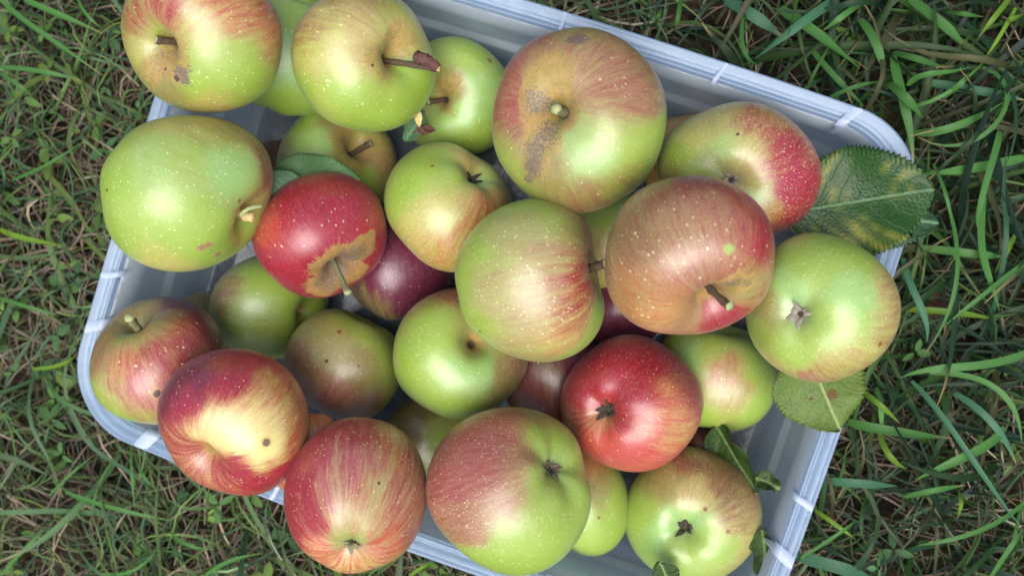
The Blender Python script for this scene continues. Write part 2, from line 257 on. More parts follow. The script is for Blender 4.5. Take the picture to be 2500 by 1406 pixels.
for k in ORDER:                             # let every apple sink along its sight line until it rests on the others, the floor or the rim
    a = A[k]; cx, cy, rx, ry = a['box']; rp = (rx+ry)/2; d = ray(cx, cy)
    for z in np.arange(.02, .3, .001):
        t = (z-CP[2])/d[2]; c = CP+d*t; r = rp/FP*t
        if z-r*.93 < .008: continue
        hz = min(z, H); sx = .180+.010*hz/H; sy = .126+.010*hz/H
        x = abs(c[0])-(sx-.035); y = abs(c[1])-(sy-.035)
        sdv = math.hypot(max(x, 0), max(y, 0))+min(max(x, y), 0)-.035
        if sdv > 0 and z < H: continue
        if (abs(sdv) if z < H else math.hypot(sdv, z-H)) < r*.94: continue
        if all(np.linalg.norm(c-cj) >= (r+rj)*min(a['tol'], tj) for cj, rj, tj in placed.values()): break
    placed[k] = (c, r, a['tol'])
def smooth_noise(P, f, seed):
    g = np.random.default_rng(seed); v = np.zeros(len(P))
    for i in range(7): w = g.normal(size=3)*f*(1+.35*i); v += np.sin(P@w+g.uniform(0, 6.28))/(1+.5*i)
    return v/3.
def tube(pts, rad, nseg=10, rough=0., seed=0):
    """tapered tube along pts; returns V, quads, cap polygon index"""
    pts = np.asarray(pts, float); g = np.random.default_rng(seed); n = len(pts); V = []
    T = np.gradient(pts, axis=0); T /= np.linalg.norm(T, axis=1)[:, None]
    ref = np.array([0, 0, 1.]) if abs(T[0, 2]) < .9 else np.array([1., 0, 0]); u = np.cross(T[0], ref); u /= np.linalg.norm(u)
    for i in range(n):
        u = u-T[i]*(u@T[i]); u /= np.linalg.norm(u); v = np.cross(T[i], u)
        for j in range(nseg):
            a = 6.2832*j/nseg; V.append(pts[i]+(u*math.cos(a)+v*math.sin(a))*rad[i]*(1+rough*g.uniform(-1, 1)))
    F = [[i*nseg+j, i*nseg+(j+1) % nseg, (i+1)*nseg+(j+1) % nseg, (i+1)*nseg+j] for i in range(n-1) for j in range(nseg)]
    V.append(pts[-1]+T[-1]*rad[-1]*.15); e = len(V)-1; V.append(pts[0])
    C = [[(n-1)*nseg+j, (n-1)*nseg+(j+1) % nseg, e] for j in range(nseg)]
    return np.array(V), F, C
for ki, k in enumerate(ORDER):
    a = A[k]; cx, cy, rx, ry = a['box']; c, r, _ = placed[k]; seed = 100+ki; g = np.random.default_rng(seed)
    v = CP-c; v /= np.linalg.norm(v); rt = RM[:, 0]-v*(RM[:, 0]@v); rt /= np.linalg.norm(rt); up = np.cross(v, rt)
    def pdir(px, py, k_=1.):
        x, y = (px-cx)/rx*k_, -(py-cy)/ry*k_; m = math.hypot(x, y)
        if m > .985: x, y = x/m*.985, y/m*.985; m = .985
        return rt*x+up*y+v*math.sqrt(1-m*m)
    kind, ppx, ppy = a['pole']; pd = pdir(ppx, ppy, 1/(.80 if kind == 'stem' else .90))
    ax = pd if kind == 'stem' else -pd
    e1 = np.cross(ax, [.3, .5, .8]); e1 /= np.linalg.norm(e1); e2 = np.cross(ax, e1)
    big = k not in ('A28', 'A30', 'A31', 'A32', 'A29', 'A33', 'A34', 'A24', 'A18')
    NT, NP = (132, 200) if big else (60, 90)
    ph0 = g.uniform(0, 6.28); l5 = g.uniform(.008, .02); wob = g.normal(size=(3,))*.02
    deep = a['pit']; flat = a['flat']
    def shape(th, ph):
        rho = 1-.38*deep*np.exp(-(th/.18)**2*.75)-.19*deep*np.exp(-(th/.42)**2)-.03*np.exp(-(th/.7)**2)-(.27 if k in ('A22', 'A27', 'A9') else .15)*np.exp(-((math.pi-th)/.22)**2*.7)-.11*np.exp(-((math.pi-th)/.5)**2)
        rho = rho*(1+l5*np.cos(5*ph+ph0)*(.25+np.exp(-((math.pi-th)/.8)**2)*2.2+np.exp(-(th/.7)**2)*1.0)*np.sin(th)**.5)
        s = np.sin(th)*rho*(1+.055*np.cos(th)); z = np.cos(th)*rho*flat+.02
        L = np.stack([s*np.cos(ph), s*np.sin(ph), z], -1)
        D = L/(np.linalg.norm(L, axis=-1)[..., None]+1e-9)
        L = L*(1+.022*np.sin(D@np.array([1.7, .6, .9])*2+ph0)+.016*np.sin(D@np.array([-.8, 2.1, .5])*2.6+2*ph0))[..., None]
        return L[..., :1]*e1+L[..., 1:2]*e2+L[..., 2:]*ax
    thv = np.concatenate([np.linspace(0, .5, NT//5, endpoint=False), np.linspace(.5, math.pi, NT-NT//5)])
    TH, PH = np.meshgrid(thv, np.linspace(0, 2*math.pi, NP, endpoint=False), indexing='ij'); TH = TH.ravel(); PH = PH.ravel()
    U = shape(TH, PH); sc = np.array([r, r, r]); off = np.zeros(3)
    FR = np.stack([rt, up, v])
    def to_world(Un): return ((Un@FR.T)*sc)@FR+c+off
    for it in range(4):                     # match the traced outline
        X, Y = project(to_world(U)); bx = (X.max()+X.min())/2; by = (Y.max()+Y.min())/2
        kx = rx*2/(X.max()-X.min()); ky = ry*2/(Y.max()-Y.min()); sc = sc*np.array([kx, ky, math.sqrt(kx*ky)])
        dist = np.linalg.norm(CP-c)/FP; off = off+rt*(cx-bx)*dist-up*(cy-by)*dist
    ctr = c+off
    def skin_cols(Un):
        D = Un/np.linalg.norm(Un, axis=1)[:, None]
        m = len(D); w = np.full(m, 1e-4); G = np.zeros((m, 3)); Rr = np.zeros((m, 3)); B = np.zeros(m)
        cds = np.array([pdir(x, y) for x, y, _ in a['cols']])
        nz = np.stack([smooth_noise(D, 6, seed+j) for j in range(3)], 1)*.10
        mean = (np.mean([lin(GR[t[2][0]]) for t in a['cols']], 0), np.mean([lin(RD[t[2][1]]) for t in a['cols']], 0), np.mean([int(t[2][2])/9 for t in a['cols']]))
        G += mean[0]*1e-4; Rr += mean[1]*1e-4; B += mean[2]*1e-4
        for cd, (_, _, code) in zip(cds, a['cols']):
            q = ((D+nz-cd)**2).sum(1); ww = np.exp(-q/(2*.15**2))+.02*np.exp(-q/(2*.5**2))
            w += ww; G += ww[:, None]*lin(GR[code[0]]); Rr += ww[:, None]*lin(RD[code[1]]); B += ww*int(code[2])/9
        G /= w[:, None]; Rr /= w[:, None]; B /= w
        ru = np.zeros(m); sb = np.zeros(m); R0 = (rx+ry)/2
        for lst, arr in ((a['russet'], ru), (a['scab'], sb)):
            for x, y, rad, s in lst:
                q = np.linalg.norm(D+nz*.6-pdir(x, y), axis=1)/(rad/R0); arr[:] = np.maximum(arr, s*np.exp(-(q*.85)**4)+(s*.35*np.exp(-(q*.6)**2)))
        pol = np.arccos(np.clip(D@ax, -1, 1))
        ru = np.maximum(ru, .75*np.exp(-(pol/.27)**4)+1.1*np.exp(-(pol/.17)**4) if kind == 'stem' else 0*pol)  # stem pit russet; the inner peak drives its painted shade
        ca = math.pi-pol
        sb = np.maximum(sb, .55*np.exp(-(ca/.10)**4))
        bl = (.6 if k in ('A13', 'A8') else .4)*np.exp(-(ca/.26)**2)*(1+3*nz[:, 0]); G = G*(1-bl)[:, None]+np.array([.17, .23, .20])*bl[:, None]
        return G, Rr, B, ru, sb
    G, Rr, B, ru, sb = skin_cols(U)
    merid = np.stack([np.cos(PH)*8.5, np.sin(PH)*8.5, TH*1.3+seed], 1)
    P = to_world(U)-ctr
    ii = np.arange(NT-1)[:, None]*NP; jj = np.arange(NP)[None]; jn = (jj+1) % NP
    Q = np.stack([ii+jj, ii+NP+jj, ii+NP+jn, ii+jn], -1).reshape(-1, 4)
    # pores: tiny pale discs lying on the skin, denser towards the calyx
    nl = int(a['lent']*1.8); tl = np.arccos(np.clip(1-2*g.uniform(.02, .98, nl)**.8, -1, 1)); tl = np.where(g.uniform(size=nl) < .55, tl, math.pi-tl*.9)
    pl = g.uniform(0, 6.283, nl); tl = np.clip(tl, .3, 2.95); pl = np.where(pl < 6.283, pl, 0)
    U0 = shape(tl, pl); ea = shape(tl+.01, pl)-U0; eb = shape(tl, pl+.01)-U0; ea /= np.linalg.norm(ea, axis=1)[:, None]; eb /= np.linalg.norm(eb, axis=1)[:, None]
    nrm = np.cross(ea, eb); nrm *= np.sign((nrm*U0).sum(1))[:, None]; nrm /= np.linalg.norm(nrm, axis=1)[:, None]
    rl = 1.3*a['lsz']*1e-3/r*(.5+g.uniform(0, 1, nl)**2*.75)*(1.25-.5*(tl/math.pi)); elo = g.uniform(1., 1.5, nl)
    LV = [U0+nrm*(.00006/r)]
    for j in range(6):
        an = 6.2832*j/6; LV.append(U0+(ea*(math.cos(an)*elo)[:, None]+eb*math.sin(an))*rl[:, None]+nrm*(.00002/r))
    LU = np.stack(LV, 1).reshape(-1, 3); LP = to_world(LU)-ctr; lg, lr, lb_, lru, lsb = skin_cols(LU)
    base = len(P)+np.arange(nl)*7
    LT = np.concatenate([np.stack([base, base+1+j, base+1+(j+1) % 6], 1) for j in range(6)])
    lw = np.tile(np.array([1., .55, .55, .55, .55, .55, .55]), nl)*np.repeat(g.uniform(.45, 1., nl), 7)*(1-.9*np.clip(np.repeat(lru.reshape(nl, 7)[:, 0], 7)*1.6, 0, 1))
    lm = np.stack([np.cos(pl)*8.5, np.sin(pl)*8.5, tl*1.3+seed], 1).repeat(7, 0)
    spots = [(c_-ctr, rr/FP*np.linalg.norm(CP-c_), cc) for (c_, rr, cc) in
             [(to_world(pdir(x, y)[None]*1.)[0], rad, cc) for x, y, rad, cc in a['spots']]]
    # put each spot exactly on the skin point nearest to its sight line
    if a['spots']:
        X, Y = project(P+ctr); front = ((P/np.linalg.norm(P, axis=1)[:, None])@v) > 0
        spots = []
        for x, y, rad, cc in a['spots']:
            i = np.argmin(np.hypot(X-x, Y-y)+np.where(front, 0, 1e6)); spots.append((P[i], rad/FP*np.linalg.norm(CP-ctr), cc))
    mat = skin_material('apple_skin', a['streak'], spots)
    root = empty('apple', ctr); tag(root, a['label'], 'apple', 'apples piled in the plastic box')
    o = mesh_obj('fruit', np.concatenate([P, LP]), [Q, LT], mat, root)
    attr(o, 'ground', np.concatenate([np.c_[G, np.ones(len(G))], np.c_[lg, np.ones(len(lg))]]))
    attr(o, 'flush', np.concatenate([np.c_[Rr, B], np.c_[lr, lb_]]))
    attr(o, 'wear', np.concatenate([np.c_[ru, sb, 0*ru, 1+0*ru], np.c_[lru, lsb, lw, 1+0*lru]]))
    attr(o, 'merid', np.concatenate([merid, lm]))
    # stem
    pitb = to_world(shape(np.array([0.]), np.array([0.])))[0]-ctr
    if a['stem']:
        sx_, sy_, lift, thick, style = a['stem']
        dd = ray(sx_, sy_); dd /= np.linalg.norm(dd)
        tt = ((ctr+v*r*lift-CP)@v)/(dd@v); tip = CP+dd*tt-ctr
        mid = pitb*.55+tip*.45+ax*r*.10
        ts = np.linspace(0, 1, 14)[:, None]; pts = (1-ts)**2*(pitb-ax*.002)+2*ts*(1-ts)*mid+ts**2*tip
        rad = thick/2000*np.interp(ts[:, 0], [0, .3, .75, .92, 1], {'long': [1, .85, .85, 1.25, 1.35], 'twig': [1, .9, 1, 1, .9], 'knob': [.9, 1, 1.2, 1.1, .9]}.get(style, [1, .92, .95, 1.08, 1.15]))
        rad = rad*(1+.10*np.sin(ts[:, 0]*23+seed))
        V, F, Cc = tube(pts, rad, 12, .17, seed)
        m1 = {'long': M_stemg, 'cutg': M_stemg}.get(style, M_stem); m2 = M_wood if style in ('knob', 'twig') else M_cut
        if style == 'knob': m1 = M_wood
        st = mesh_obj('stem', V, F+Cc, [m1, m2], root, midx=[0]*len(F)+[1]*len(Cc))
        if style == 'twig':                 # swollen broken spur at the end of the stem
            a0 = at(1010, 138, (ctr+tip)[2]+.002)-ctr; b0 = tip+np.array([0, 0, .001])
            ts = np.linspace(0, 1, 12)[:, None]; pts = a0*(1-ts)+b0*ts+up*.0012*np.sin(ts*3)
            V, F, Cc = tube(pts, np.interp(ts[:, 0], [0, .12, .4, .7, 1], [.0018, .0032, .0029, .0024, .0021])*(1+.12*np.sin(ts[:, 0]*31)), 12, .26, 5)
            mesh_obj('spur', V, F+Cc, [M_dry, M_wood], st, midx=[0]*len(F)+[1]*len(Cc))
        if style == 'knob':                 # pale thin side stalk arching out of the knob
            q0 = at(588, 525, (ctr+pitb*.9)[2]+.010)-ctr; q2 = at(640, 503, (ctr+tip)[2]+.004)-ctr; q1 = at(600, 506, (ctr+tip)[2]+.012)-ctr
            ts = np.linspace(0, 1, 12)[:, None]; pts = (1-ts)**2*q0+2*ts*(1-ts)*q1+ts**2*q2
            V, F, Cc = tube(pts, np.full(12, .0010), 8, .08, 6); mesh_obj('stalk', V, F+Cc, M_cut, st)
    # calyx with dried sepals
    if kind == 'calyx':
        cb = to_world(shape(np.array([math.pi]), np.array([0.])))[0]-ctr; n_ = -ax
        dark = k in ('A9', 'A22', 'A27'); V = []; F = []
        cn = 30 if dark else 24
        for j in range(cn):
            an = 6.2832*j/5+g.uniform(-.35, .35); d1 = e1*math.cos(an)+e2*math.sin(an); side = np.cross(d1, n_)
            L = g.uniform(.003, .0075)*(1 if j < 5 else .6)*{'A22': 1.8, 'A27': 1.6, 'A9': 1.5, 'A20': 1.2, 'A13': 1.05, 'A21': 1.3}.get(k, 1.); wd = g.uniform(.0009, .0019)*(1 if j < 5 else .35)*(1.5 if k == 'A13' else 1); curl = g.uniform(.3, 1.6) if k != 'A13' else g.uniform(.2, 2.2)
            b0 = len(V); tw = g.uniform(-2.5, 2.5)
            for q in range(7):
                t = q/6; ang = curl*t*1.3; pos = cb+n_*(.0006+L*(math.sin(max(.05, 1.2-ang*.2))*t*.75-.15*ang*t*t))+d1*(.0012+L*t*(.25+.5*curl*t))+side*tw*.0012*t*t
                ww = wd*(1-t)**.6*(.7+.6*math.sin(t*3)); V += [pos-side*ww, pos+n_*ww*.4, pos+side*ww]
            for q in range(6):
                s0 = b0+q*3; F += [[s0, s0+1, s0+4, s0+3], [s0+1, s0+2, s0+5, s0+4]]
        cal = mesh_obj('calyx', V, F, M_calyxd if dark else (M_calyxl if k in ('A13', 'A8') else M_stemg if k == 'A20' else M_calyx), root)
        V = []; F = []
        for j in range(16): an = 6.2832*j/16; rr_ = (.0050 if dark else .0028)*g.uniform(.6, 1.3); V.append(cb+n_*.0005+(e1*math.cos(an)+e2*math.sin(an))*rr_)
        V.append(cb+n_*.0016); F = [[j, (j+1) % 16, 16] for j in range(16)]
        mesh_obj('core', V, F, M_calyxd, cal)
# ------------------------------------------------------------------ the plastic box
HX, HY, RC, BX, BY = .200, .1436, .0407, .0019, .0055
NSEG = 40; NARC = 18
def ring(d):
    """closed outline of the box, d metres inside the rim edge"""
    hx, hy, rc = HX-d, HY-d, max(RC-d*.4, .02); P = []
    for q, (sx, sy, a0) in enumerate([(1, 1, 0), (-1, 1, 90), (-1, -1, 180), (1, -1, 270)]):
        c0 = np.array([sx*(hx-rc), sy*(hy-rc)])
        for j in range(NARC+1):
            an = math.radians(a0+90*j/NARC); P.append(c0+rc*np.array([math.cos(an), math.sin(an)]))
        nx = [(-1, 1), (-1, -1), (1, -1), (1, 1)][q]; c1 = np.array([nx[0]*(hx-rc), nx[1]*(hy-rc)]); an = math.radians(a0+90)
        e = c1+rc*np.array([math.cos(an), math.sin(an)]); s = P[-1]
        for j in range(1, NSEG): P.append(s+(e-s)*j/NSEG)
    P = np.array(P); f = np.array([BX, BY])
    x, y = P[:, 0].copy(), P[:, 1].copy()
    P[:, 0] += np.sign(x)*BX*np.clip(1-(y/HY)**2, 0, 1)*np.clip((abs(x)-(HX-.05))/.05, 0, 1)
    P[:, 1] += np.sign(y)*BY*np.clip(1-(x/HX)**2, 0, 1)*np.clip((abs(y)-(HY-.05))/.05, 0, 1)
    return P
NR = len(ring(0))
def sweep(name, prof, mat, parent, closed=False, cap=False):
    V = np.concatenate([np.c_[ring(d), np.full(NR, z)] for d, z in prof]); n = len(prof); F = []
    rr_ = range(n if closed else n-1)
    j = np.arange(NR); jn = (j+1) % NR
    F = [np.stack([i*NR+j, i*NR+jn, ((i+1) % n)*NR+jn, ((i+1) % n)*NR+j], 1) for i in rr_]
    if cap:
        ctr = len(V); V = np.r_[V, [[0, 0, prof[-1][1]]]]; F.append(np.stack([(n-1)*NR+j, (n-1)*NR+jn, np.full(NR, ctr), np.full(NR, ctr)], 1)[:, :3])
        F3 = F.pop(); return mesh_obj(name, V, [np.concatenate(F), F3], mat, parent)
    return mesh_obj(name, V, [np.concatenate(F)], mat, parent)
def plastic(name, clear, tint=(.70, .82, 1.0), rough=.16, diff=.5):
    n = N(name); tc = n.n('TexCoord').outputs['Object']
    tr = n.n('BsdfTransparent', {0: (.86, .93, 1.)}); df = n.n('BsdfDiffuse', {0: tint}); tl = n.n('BsdfTranslucent', {0: tint})
    b = n.n('Bump', {'Height': n.noise(tc, 60, 4), 'Strength': .4, 'Distance': .002})
    gl = n.n('BsdfGlossy', {0: (1, 1, 1), 'Roughness': rough, 'Normal': b.outputs[0]})
    s1 = n.n('MixShader', {0: diff, 1: tl.outputs[0], 2: df.outputs[0]})
    haze = n.noise(tc, 35, 4)
    fac = n.math('SUBTRACT', clear+.08, n.math('MULTIPLY', haze, .16), clamp=True)
    s2 = n.n('MixShader', {0: fac, 1: s1.outputs[0], 2: tr.outputs[0]})
    fr = n.n('Fresnel', {'IOR': 1.5, 'Normal': b.outputs[0]}); s3 = n.n('MixShader', {0: n.math('MULTIPLY', fr.outputs[0], .75, clamp=True), 1: s2.outputs[0], 2: gl.outputs[0]})
    n.set(n.out.inputs[0], s3.outputs[0]); return n.m
M_wall = plastic('box_plastic_wall', .50, (.80, .90, 1.), diff=.5, rough=.12); M_rim = plastic('box_plastic_rim', .62, (.60, .77, 1.0), rough=.30); M_base = plastic('box_plastic_base', .72, (.70, .84, 1.), diff=.5, rough=.2); M_rib = plastic('box_plastic_thick', .12, (.78, .85, .98), rough=.4)
boxr = empty('storage_box', (0, 0, .003)); tag(boxr, 'clear white plastic storage box heaped with apples on the lawn', 'box')
boxr.location = (0, 0, 0)
sweep('rim', [(.0002, H-.007), (0, H-.0004), (.0004, H+.0003), (.0012, H+.0003), (.0018, H-.0001), (.0028, H-.0004), (.0040, H-.0006), (.0052, H-.0012), (.0062, H-.0022), (.0070, H-.0020), (.0076, H-.0002), (.0080, H+.0006), (.0090, H+.0006), (.0094, H+.0001),
               (.0098, H-.0035), (.0086, H-.0045), (.0070, H-.0046), (.0050, H-.0040), (.0024, H-.0024), (.0014, H-.0030), (.0010, H-.0070)], M_rim, boxr, closed=True)
sweep('wall', [(.0100, H-.0036), (.0108, .072), (.0118, .050), (.0122, .0475), (.0150, .0455), (.0156, .043), (.0172, .014), (.0188, .0085), (.0215, .0062),
               (.0215, .0048), (.0180, .0070), (.0162, .013), (.0145, .043), (.0140, .0444), (.0112, .0464), (.0106, .049), (.0096, .072), (.0088, H-.0046)], M_wall, boxr, closed=True)
sweep('base', [(.0216, .0062), (.030, .0060), (.032, .0068), (.034, .0068), (.036, .0060), (.050, .0060)], M_base, boxr, cap=True)
R0 = ring(0)
def near(px, py, z=H):
    p = at(px, py, z)[:2]; return int(np.argmin(np.hypot(*(R0-p).T)))
def curve_pt(u, d):
    P = ring(d); i = int(math.floor(u)) % NR; f = u-math.floor(u); return P[i]*(1-f)+P[(i+1) % NR]*f
def rib(px, py, wmm, fin=None):
    i = near(px, py); tan = R0[(i+1) % NR]-R0[i-1]; tan /= np.linalg.norm(tan); seg = np.linalg.norm(R0[(i+1) % NR]-R0[i]); hw = wmm/2000/seg
    V = []; ds = [.0006, .0016, .0045, .0076, .0084, .0104, .0112]; zs = [H+.0003, H+.0006, H+.0002, H+.0012, H+.0014, H+.0008, H-.004]
    cols = np.linspace(-1, 1, 5); g = np.random.default_rng(i)
    Rg = [ring(d) for d in ds]
    for a_, (dd, z) in enumerate(zip(ds, zs)):
        for cc in cols:
            u = i+cc*hw*(1+.12*g.uniform(-1, 1)); b_ = int(math.floor(u)) % NR; f = u-math.floor(u); p = Rg[a_][b_]*(1-f)+Rg[a_][(b_+1) % NR]*f
            V.append([p[0], p[1], z+(.0002 if abs(cc) < .9 else -.0009)])
    F = [[a_*5+b_, a_*5+b_+1, a_*5+b_+6, a_*5+b_+5] for a_ in range(6) for b_ in range(4)]
    if fin:                                 # fin running a little way down the inside
        q = len(V); inn = at(fin[0], fin[1], H-.012)[:2]; pin = curve_pt(i, .0100)
        for sg in (-1, 1):
            V += [[*(pin+tan*sg*wmm/2000*.8), H+.0006], [*(inn+tan*sg*.0007), H-.0120], [*(inn+tan*sg*.0006), H-.0140], [*(pin+tan*sg*.0009), H-.0140]]
        F += [[q, q+1, q+2, q+3], [q+4, q+7, q+6, q+5], [q, q+4, q+5, q+1]]
    mesh_obj('rib', V, F, M_rib, boxr)
for a_ in [(1387, 30, 2.2), (1775, 150, 2.6), (2085, 262, 7.0, (2030, 326)), (250, 670, 4.0, (298, 694)), (207, 800, 7.), (335, 1092, 9., (428, 1042)), (650, 1215, 3., None), (1355, 1420, 3, None), (1988, 1236, 4, (1936, 1218)), (1932, 1390, 7, (1866, 1315))]:
    rib(*a_[:3], fin=a_[3] if len(a_) > 3 else None)
# ------------------------------------------------------------------ apple leaves
def leaf_material(name, base, yellow, yamt, vein, back=None, spots=(), rough=.5):
    n = N(name); uv = n.at('leaf').outputs['Vector']; tc = n.n('TexCoord').outputs['Object']
    sx = n.n('SeparateXYZ', {0: uv}); s = sx.outputs[0]; t = sx.outputs[1]; wd = sx.outputs[2]
    sa = n.math('ABSOLUTE', s)
    q = n.math('MULTIPLY', n.math('SUBTRACT', t, n.math('MULTIPLY', n.math('POWER', sa, 1.3), .26)), 7.5)
    q = n.math('ADD', q, n.math('MULTIPLY', n.math('GREATER_THAN', s, 0.), .4))
    q = n.math('ADD', q, n.math('MULTIPLY', n.noise(uv, 5, 2), .5))
    fr = n.math('ABSOLUTE', n.math('SUBTRACT', n.math('FRACT', q), .5))      # 0 on vein
    side = n.ramp(fr, .045, .0); mid = n.ramp(n.math('MULTIPLY', sa, wd), .0011, .0004)
    net = n.n('TexVoronoi', {'Vector': tc, 'Scale': 420.}, feature='DISTANCE_TO_EDGE').outputs[0]
    nn = n.noise(tc, 42, 3)
    inter = n.ramp(fr, .08, .42)
    ym = n.math('MULTIPLY', n.ramp(n.math('ADD', nn, n.math('MULTIPLY', inter, .05)), .66-yamt*.25, .98-yamt*.25), n.math('ADD', n.math('MULTIPLY', inter, .6), .4))
    c = n.mix(n.noise(tc, 90, 4), lin(base)*.72, lin(base)*1.3)
    c = n.mix(ym, c, lin(yellow))
    c = n.mix(n.math('MULTIPLY', n.ramp(net, .10, .0), .16), c, lin(vein))
    c = n.mix(n.math('MULTIPLY', side, .3), c, lin(vein)); c = n.mix(n.math('MULTIPLY', mid, .85), c, lin(vein))
    for (ps, pt, pr, pc) in spots:
        d = n.n('VectorMath', {0: uv, 1: (ps, pt, 0)}, operation='SUBTRACT').outputs[0]
        dm = n.n('VectorMath', {0: n.n('VectorMath', {0: d, 1: (1, 2.0, 0)}, operation='MULTIPLY').outputs[0]}, operation='LENGTH').outputs['Value']
        m = n.ramp(n.math('ADD', n.math('DIVIDE', dm, pr), n.math('MULTIPLY', n.math('SUBTRACT', n.noise(tc, 700, 4, .7), .5), 1.6)), 1.1, .8)
        c = n.mix(m, c, lin(pc))
    if back:
        geo = n.n('NewGeometry').outputs['Backfacing']; c = n.mix(geo, c, n.mix(.5, c, lin(back)))
    hb = n.math('ADD', n.math('MULTIPLY', n.math('MAXIMUM', side, mid), -1.), n.math('MULTIPLY', net, 1.5))
    bp = n.n('Bump', {'Height': hb, 'Strength': .5, 'Distance': .0005})
    p = n.n('BsdfPrincipled', {'Base Color': c, 'Roughness': rough, 'Specular IOR Level': .35, 'Normal': bp.outputs[0]})
    tl = n.n('BsdfTranslucent', {0: n.mix(1., c, (1.1, 1.3, .5), 'MULTIPLY')}); ms = n.n('MixShader', {0: .2, 1: p.outputs[0], 2: tl.outputs[0]})
    n.set(n.out.inputs[0], ms.outputs[0]); return n.m
def leaf(label, b, t, width, zb, zt, mat, pk=.82, cup=.15, bend=.0, wave=.0015, teeth=26, roll=0., seed=0, group='apple leaves among the fruit', asym=0., sag=0., holes=(), w0=.45):
    """b, t: base and tip in photo pixels; width in pixels; zb, zt heights; cup>0 lifts the edges"""
    Bp, Tp = at(*b, zb), at(*t, zt); ax = Tp-Bp; L = np.linalg.norm(ax); ax /= L
    side = np.cross(RM[:, 2], ax); side /= np.linalg.norm(side); nn = np.cross(ax, side)
    cr, sr = math.cos(roll), math.sin(roll); side, nn = side*cr+nn*sr, nn*cr-side*sr
    Wd = width/FP*np.linalg.norm(CP-Bp)/2; NT, NS = teeth*5+1, 21; g = np.random.default_rng(seed)
    V = []; UV = []
    ph = g.uniform(0, 6.28, 4)
    for i in range(NT):
        tt = i/(NT-1); base = (math.sin(math.pi*tt**pk)**.62)*(1-.12*tt) if 0 < tt < 1 else 0.
        base = max(base, .012); saw = ((tt*teeth) % 1.)
        for j in range(NS):
            s = -1+2*j/(NS-1); w = Wd*base*(1+.04*(saw-.5)*abs(s)**6*(1.6 if 0 < tt < 1 else 0))+Wd*.025*saw*abs(s)**8*min(1, base*2)
            w *= (1+asym*s)
            lx = s*w; z = cup*w*abs(s)**1.6-bend*L*(tt-.5)**2*2+wave*math.sin(tt*9+ph[0]+s*1.5)*abs(s)+wave*.6*math.sin(tt*17+ph[1])*s*abs(s)-.0012*math.exp(-(s*6)**2)*0
            z += .0003*abs(math.sin((tt-.26*abs(s)**1.3)*7.5*math.pi))*(1-abs(s))
            V.append(Bp+ax*(tt*L+.014*L*(saw-.5)*abs(s)**8)+side*lx+nn*z-np.array([0, 0, sag*(abs(s)**2)])); UV.append((s, tt, w))
    F = []
    for i in range(NT-1):
        for j in range(NS-1):
            sm, tm = -1+2*(j+.5)/(NS-1), (i+.5)/(NT-1)
            if any(((sm-hs)/hr)**2+((tm-ht)/(hr*.5))**2 < 1 for hs, ht, hr in holes): continue
            q = i*NS+j; F.append([q, q+1, q+NS+1, q+NS])
    V = np.array(V); base_p = V[NS//2].copy()
    o = mesh_obj('leaf', V-base_p, np.array(F), mat, None, loc=base_p); attr(o, 'leaf', np.array(UV))
    m = o.modifiers.new('thickness', 'SOLIDIFY'); m.thickness = .00025; m.offset = -1
    return tag(o, label, 'leaf', group)
ML1 = leaf_material('leaf_dark', (36, 72, 22), (140, 140, 50), .66, (96, 128, 84), rough=.38)
ML2 = leaf_material('leaf_plain', (44, 74, 44), (90, 120, 60), .1, (104, 142, 100), spots=[(-.45, .62, .05, (190, 176, 160))])
ML3 = leaf_material('leaf_olive', (92, 116, 46), (122, 136, 58), .5, (156, 168, 104), spots=[(.16, .60, .13, (104, 82, 38)), (-.30, .55, .05, (90, 66, 30))])
ML4 = leaf_material('leaf_greyed', (88, 122, 78), (100, 140, 90), .1, (104, 148, 110), spots=[(.25, .62, .11, (92, 44, 34))], rough=.65)
ML4b = leaf_material('leaf_pale', (112, 148, 112), (130, 160, 120), .1, (84, 120, 90), rough=.65)
ML5 = leaf_material('leaf_curl', (48, 74, 28), (96, 116, 46), .3, (124, 150, 90), back=(150, 170, 120))
leaf('smaller dark leaf under the big leaf at the right rim, chewed with two pale holes', (1990, 520), (2292, 545), 165, .098, .100, ML2, cup=.05, seed=2, teeth=30, holes=[(-.52, .74, .09), (-.60, .78, .06)])
leaf('big dark green leaf with yellow patches lying over the right rim', (1900, 525), (2283, 462), 268, .104, .110, ML1, pk=1.12, cup=.12, bend=.04, seed=1, teeth=34, wave=.0022, roll=-.05)
leaf('olive green leaf with a brown stain under the light green apple at the right', (1965, 850), (2050, 1050), 236, .106, .1035, ML3, cup=-.06, seed=3, teeth=22, wave=.0022)
leaf('grey green serrated leaf behind the top of the deep red apple', (668, 425), (878, 442), 118, .0965, .0965, ML4, cup=-.15, seed=4, teeth=22, wave=.002)
leaf('pale green leaf tip left of the deep red apple, over the big left apple', (735, 440), (618, 505), 112, .104, .110, ML4b, cup=-.25, seed=5, teeth=18, wave=.001)
leaf('dark curled leaf standing between the lower right apple and the wall', (1750, 1040), (1850, 1205), 100, .060, .078, ML5, cup=.75, seed=6, teeth=20, roll=.7, wave=.003)
leaf('light green curled leaf tip right of the lower right apple', (1842, 1165), (1905, 1192), 50, .088, .090, ML5, cup=.5, seed=7, teeth=12, roll=-.4, wave=.002)
leaf('dark curled leaf hanging below the lower right apple at the bottom edge', (1862, 1290), (1876, 1425), 56, .085, .080, ML5, cup=.8, seed=8, teeth=18, roll=.6, wave=.003)
leaf('small olive leaf tip at the bottom edge under the lower right apple', (1612, 1372), (1640, 1440), 70, .104, .098, ML5, cup=.3, seed=9, teeth=10)
leaf('small shaded green leaf in the gap below the bright green top apple', (1035, 275), (990, 345), 60, .078, .070, ML4, cup=.2, seed=10, teeth=10)
